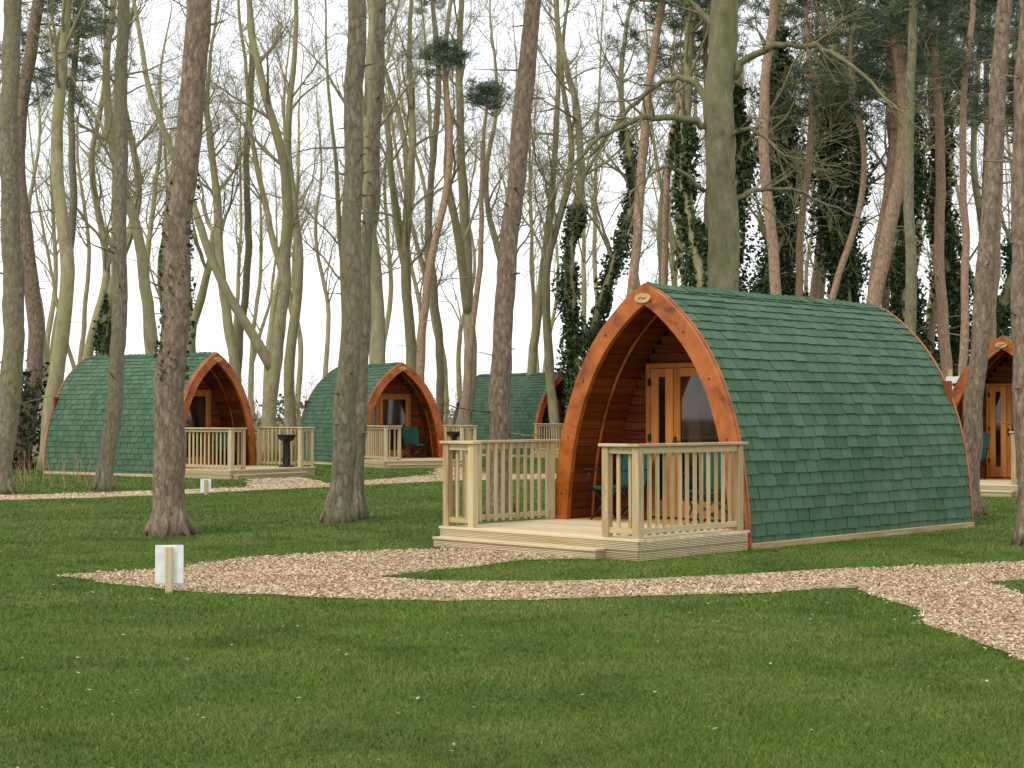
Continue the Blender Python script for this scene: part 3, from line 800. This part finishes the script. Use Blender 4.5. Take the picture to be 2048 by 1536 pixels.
def limb(mb, R, path, r0, r1, tw=16):
    P = [Vector(p) for p in path]; P = [P[0]*2-P[1]]+P+[P[-1]*2-P[-2]]; pts = []
    for i in range(len(P)-3):
        for j in range(5):
            t = j/5; p0, p1, p2, p3 = P[i:i+4]
            pts.append(.5*((2*p1)+(p2-p0)*t+(2*p0-5*p1+4*p2-p3)*t*t+(3*p1-p0-3*p2+p3)*t**3)+rvec(R)*.02)
    pts.append(P[-2]); n = len(pts)
    rad = [r0+(r1-r0)*i/(n-1) for i in range(n)]
    mb.tube(pts, rad, 7, 0, wob=.05)
    for k in range(tw):
        i = R.randrange(n//5, n-1); ax = (pts[i+1]-pts[i]).normalized(); s = ax.cross(rvec(R)).normalized(); a = R.uniform(.4, 1.1)
        branch(mb, R, pts[i], (ax*math.cos(a)+s*math.sin(a)+Vector((0, 0, -.1))).normalized(), R.uniform(.7, 1.9), max(.010, rad[i]*.45), 2, 4, {2: 5, 3: 2}, .2)
mb = MB(); R = random.Random(5)
D0 = 29.0; x0 = X(124, D0)
pts = trunk_pts(16, .03, .25, .2, .34, 77); pts[0].z = -.05
rad = [.32*(1-.4*p.z/16)*(1+.5*math.exp(-max(0, p.z)/.35)) for p in pts]
mb.tube(pts, rad, 20, 0, wob=.12)
def q(px, py, dy=0):
    d = D0+dy; return ((px-1024)/3200*d-x0, dy, EYE+(830-py)/3200*d)
limb(mb, R, [q(1420,250), q(1350,232,-.3), q(1250,245,-.7), q(1180,290,-1), q(1130,350,-1.2), q(1085,420,-1.4)], .075, .015, 16)
limb(mb, R, [q(1425,215), q(1390,165,.3), q(1330,160,.5), q(1260,215,.8), q(1190,300,1), q(1150,330,1.1)], .08, .012, 14)
limb(mb, R, [q(1465,150), q(1520,100,-.3), q(1600,85,-.6), q(1680,110,-.9), q(1760,180,-1.2), q(1850,260,-1.5)], .08, .014, 14)
limb(mb, R, [q(1450,410), q(1510,380,.3), q(1580,378,.5), q(1660,410,.8), q(1750,450,1)], .055, .010, 12)
limb(mb, R, [q(1440,290), q(1500,255,-.3), q(1560,300,-.6), q(1620,330,-.9)], .05, .010, 10)
limb(mb, R, [q(1410,380), q(1340,330,-.5), q(1290,360,-.9), q(1230,420,-1.3)], .045, .010, 10)
limb(mb, R, [q(1440,60), q(1380,0,.3), q(1300,-60,.5), q(1200,-90,.8)], .08, .012, 10)
limb(mb, R, [q(1450,30), q(1520,-40,.3), q(1600,-90,.5), q(1700,-100,.8)], .08, .012, 10)
obj('beech_tree', mb.mesh('beech_tree', [M['beech']], True), None, (x0, D0, 0))

# ------------------------------------------------------------------ hedgerow, shrubs, dry stems
def shrub_mass(name, boxes, mat, size, seed):
    r = np.random.default_rng(seed); C = []
    for (xa, xb, ya, yb, h, n) in boxes:
        x = xa+(xb-xa)*r.random(n); y = ya+(yb-ya)*r.random(n)
        top = h*(.45+.4*np.abs(np.sin(x*.9+seed)*np.cos(x*.37+1))+.25*np.abs(np.sin(x*2.3)))
        z = top*r.random(n)**.8
        C.append(np.column_stack([x, y, z]))
    C = np.concatenate(C); v = leaf_quads(C, size, .7, seed)
    obj(name, np_mesh(name, v, None, mat, r.random(len(C)), 4))
shrub_mass('hedgerow', [(-45, 45, 82, 88, 2.6, 15000)], M['hedge'], .13, 3)
shrub_mass('evergreen_shrub', [(-19, -13.4, 44, 47, 3.6, 5200)], M['hedge_dk'], .09, 4)
shrub_mass('evergreen_shrub', [(8, 26, 62, 68, 6.5, 20000)], M['hedge_dk'], .12, 6)
mb = MB(); R = random.Random(12)
for i in range(110):
    x = R.uniform(-34, 30); y = R.uniform(66, 82); 
    for k in range(5):
        a = R.uniform(0, 6.28); branch(mb, R, Vector((x, y, 0)), Vector((math.cos(a)*.45, math.sin(a)*.45, 1)).normalized(), R.uniform(1.5, 3.4), .025, 2, 4, {2: 5, 3: 3}, .3)
obj('twiggy_hedge', mb.mesh('twiggy_hedge', [M['bare']]))
mb = MB()
for i in range(110):
    x = R.gauss(-11.2, 1.2); y = R.uniform(33.5, 37.5); h = R.uniform(.2, .9)
    w = Vector((R.gauss(0, .15), R.gauss(0, .15), 0))
    mb.tube([(x, y, 0), Vector((x, y, h*.6))+w*.4, Vector((x, y, h))+w], [.006, .005, .002], 3, 0, cap=False)
obj('dry_stems', mb.mesh('dry_stems', [M['reed']]))

# ------------------------------------------------------------------ light, sky, camera
w = bpy.data.worlds.new('World'); scene.world = w; w.use_nodes = True; nt = w.node_tree
nt.nodes.clear()
sk = N(nt, 'ShaderNodeTexSky', sky_type='NISHITA'); sk.sun_disc = False
el, az = math.radians(48), math.radians(-140)
sk.sun_elevation = el; sk.sun_rotation = az; sk.air_density = 1.0; sk.dust_density = 3.0
b1 = N(nt, 'ShaderNodeBackground'); b1.inputs[1].default_value = 0.05
b2 = N(nt, 'ShaderNodeBackground'); b2.inputs[0].default_value = (.985, .985, 1.0, 1); b2.inputs[1].default_value = 1.25
ad = N(nt, 'ShaderNodeAddShader'); ou = N(nt, 'ShaderNodeOutputWorld')
nt.links.new(sk.outputs[0], b1.inputs[0]); nt.links.new(b1.outputs[0], ad.inputs[0]); nt.links.new(b2.outputs[0], ad.inputs[1]); nt.links.new(ad.outputs[0], ou.inputs[0])

sl = bpy.data.lights.new('sun', 'SUN'); sl.energy = 1.5; sl.angle = math.radians(12); sl.color = (1, .94, .84)
so = bpy.data.objects.new('sun', sl); COL.objects.link(so)
sd = Vector((math.sin(az)*math.cos(el), math.cos(az)*math.cos(el), math.sin(el)))
so.rotation_euler = sd.to_track_quat('Z', 'Y').to_euler(); so.location = sd*50

cam = bpy.data.cameras.new('camera'); cam.sensor_width = 36; cam.lens = 56.25; cam.clip_start = .1; cam.clip_end = 2000
co = bpy.data.objects.new('camera', cam); COL.objects.link(co)
co.location = (0, 0, EYE); co.rotation_euler = (math.radians(90+1.11), 0, 0)
scene.camera = co
scene.view_settings.view_transform = 'Standard'; scene.view_settings.look = 'None'; scene.view_settings.exposure = 0
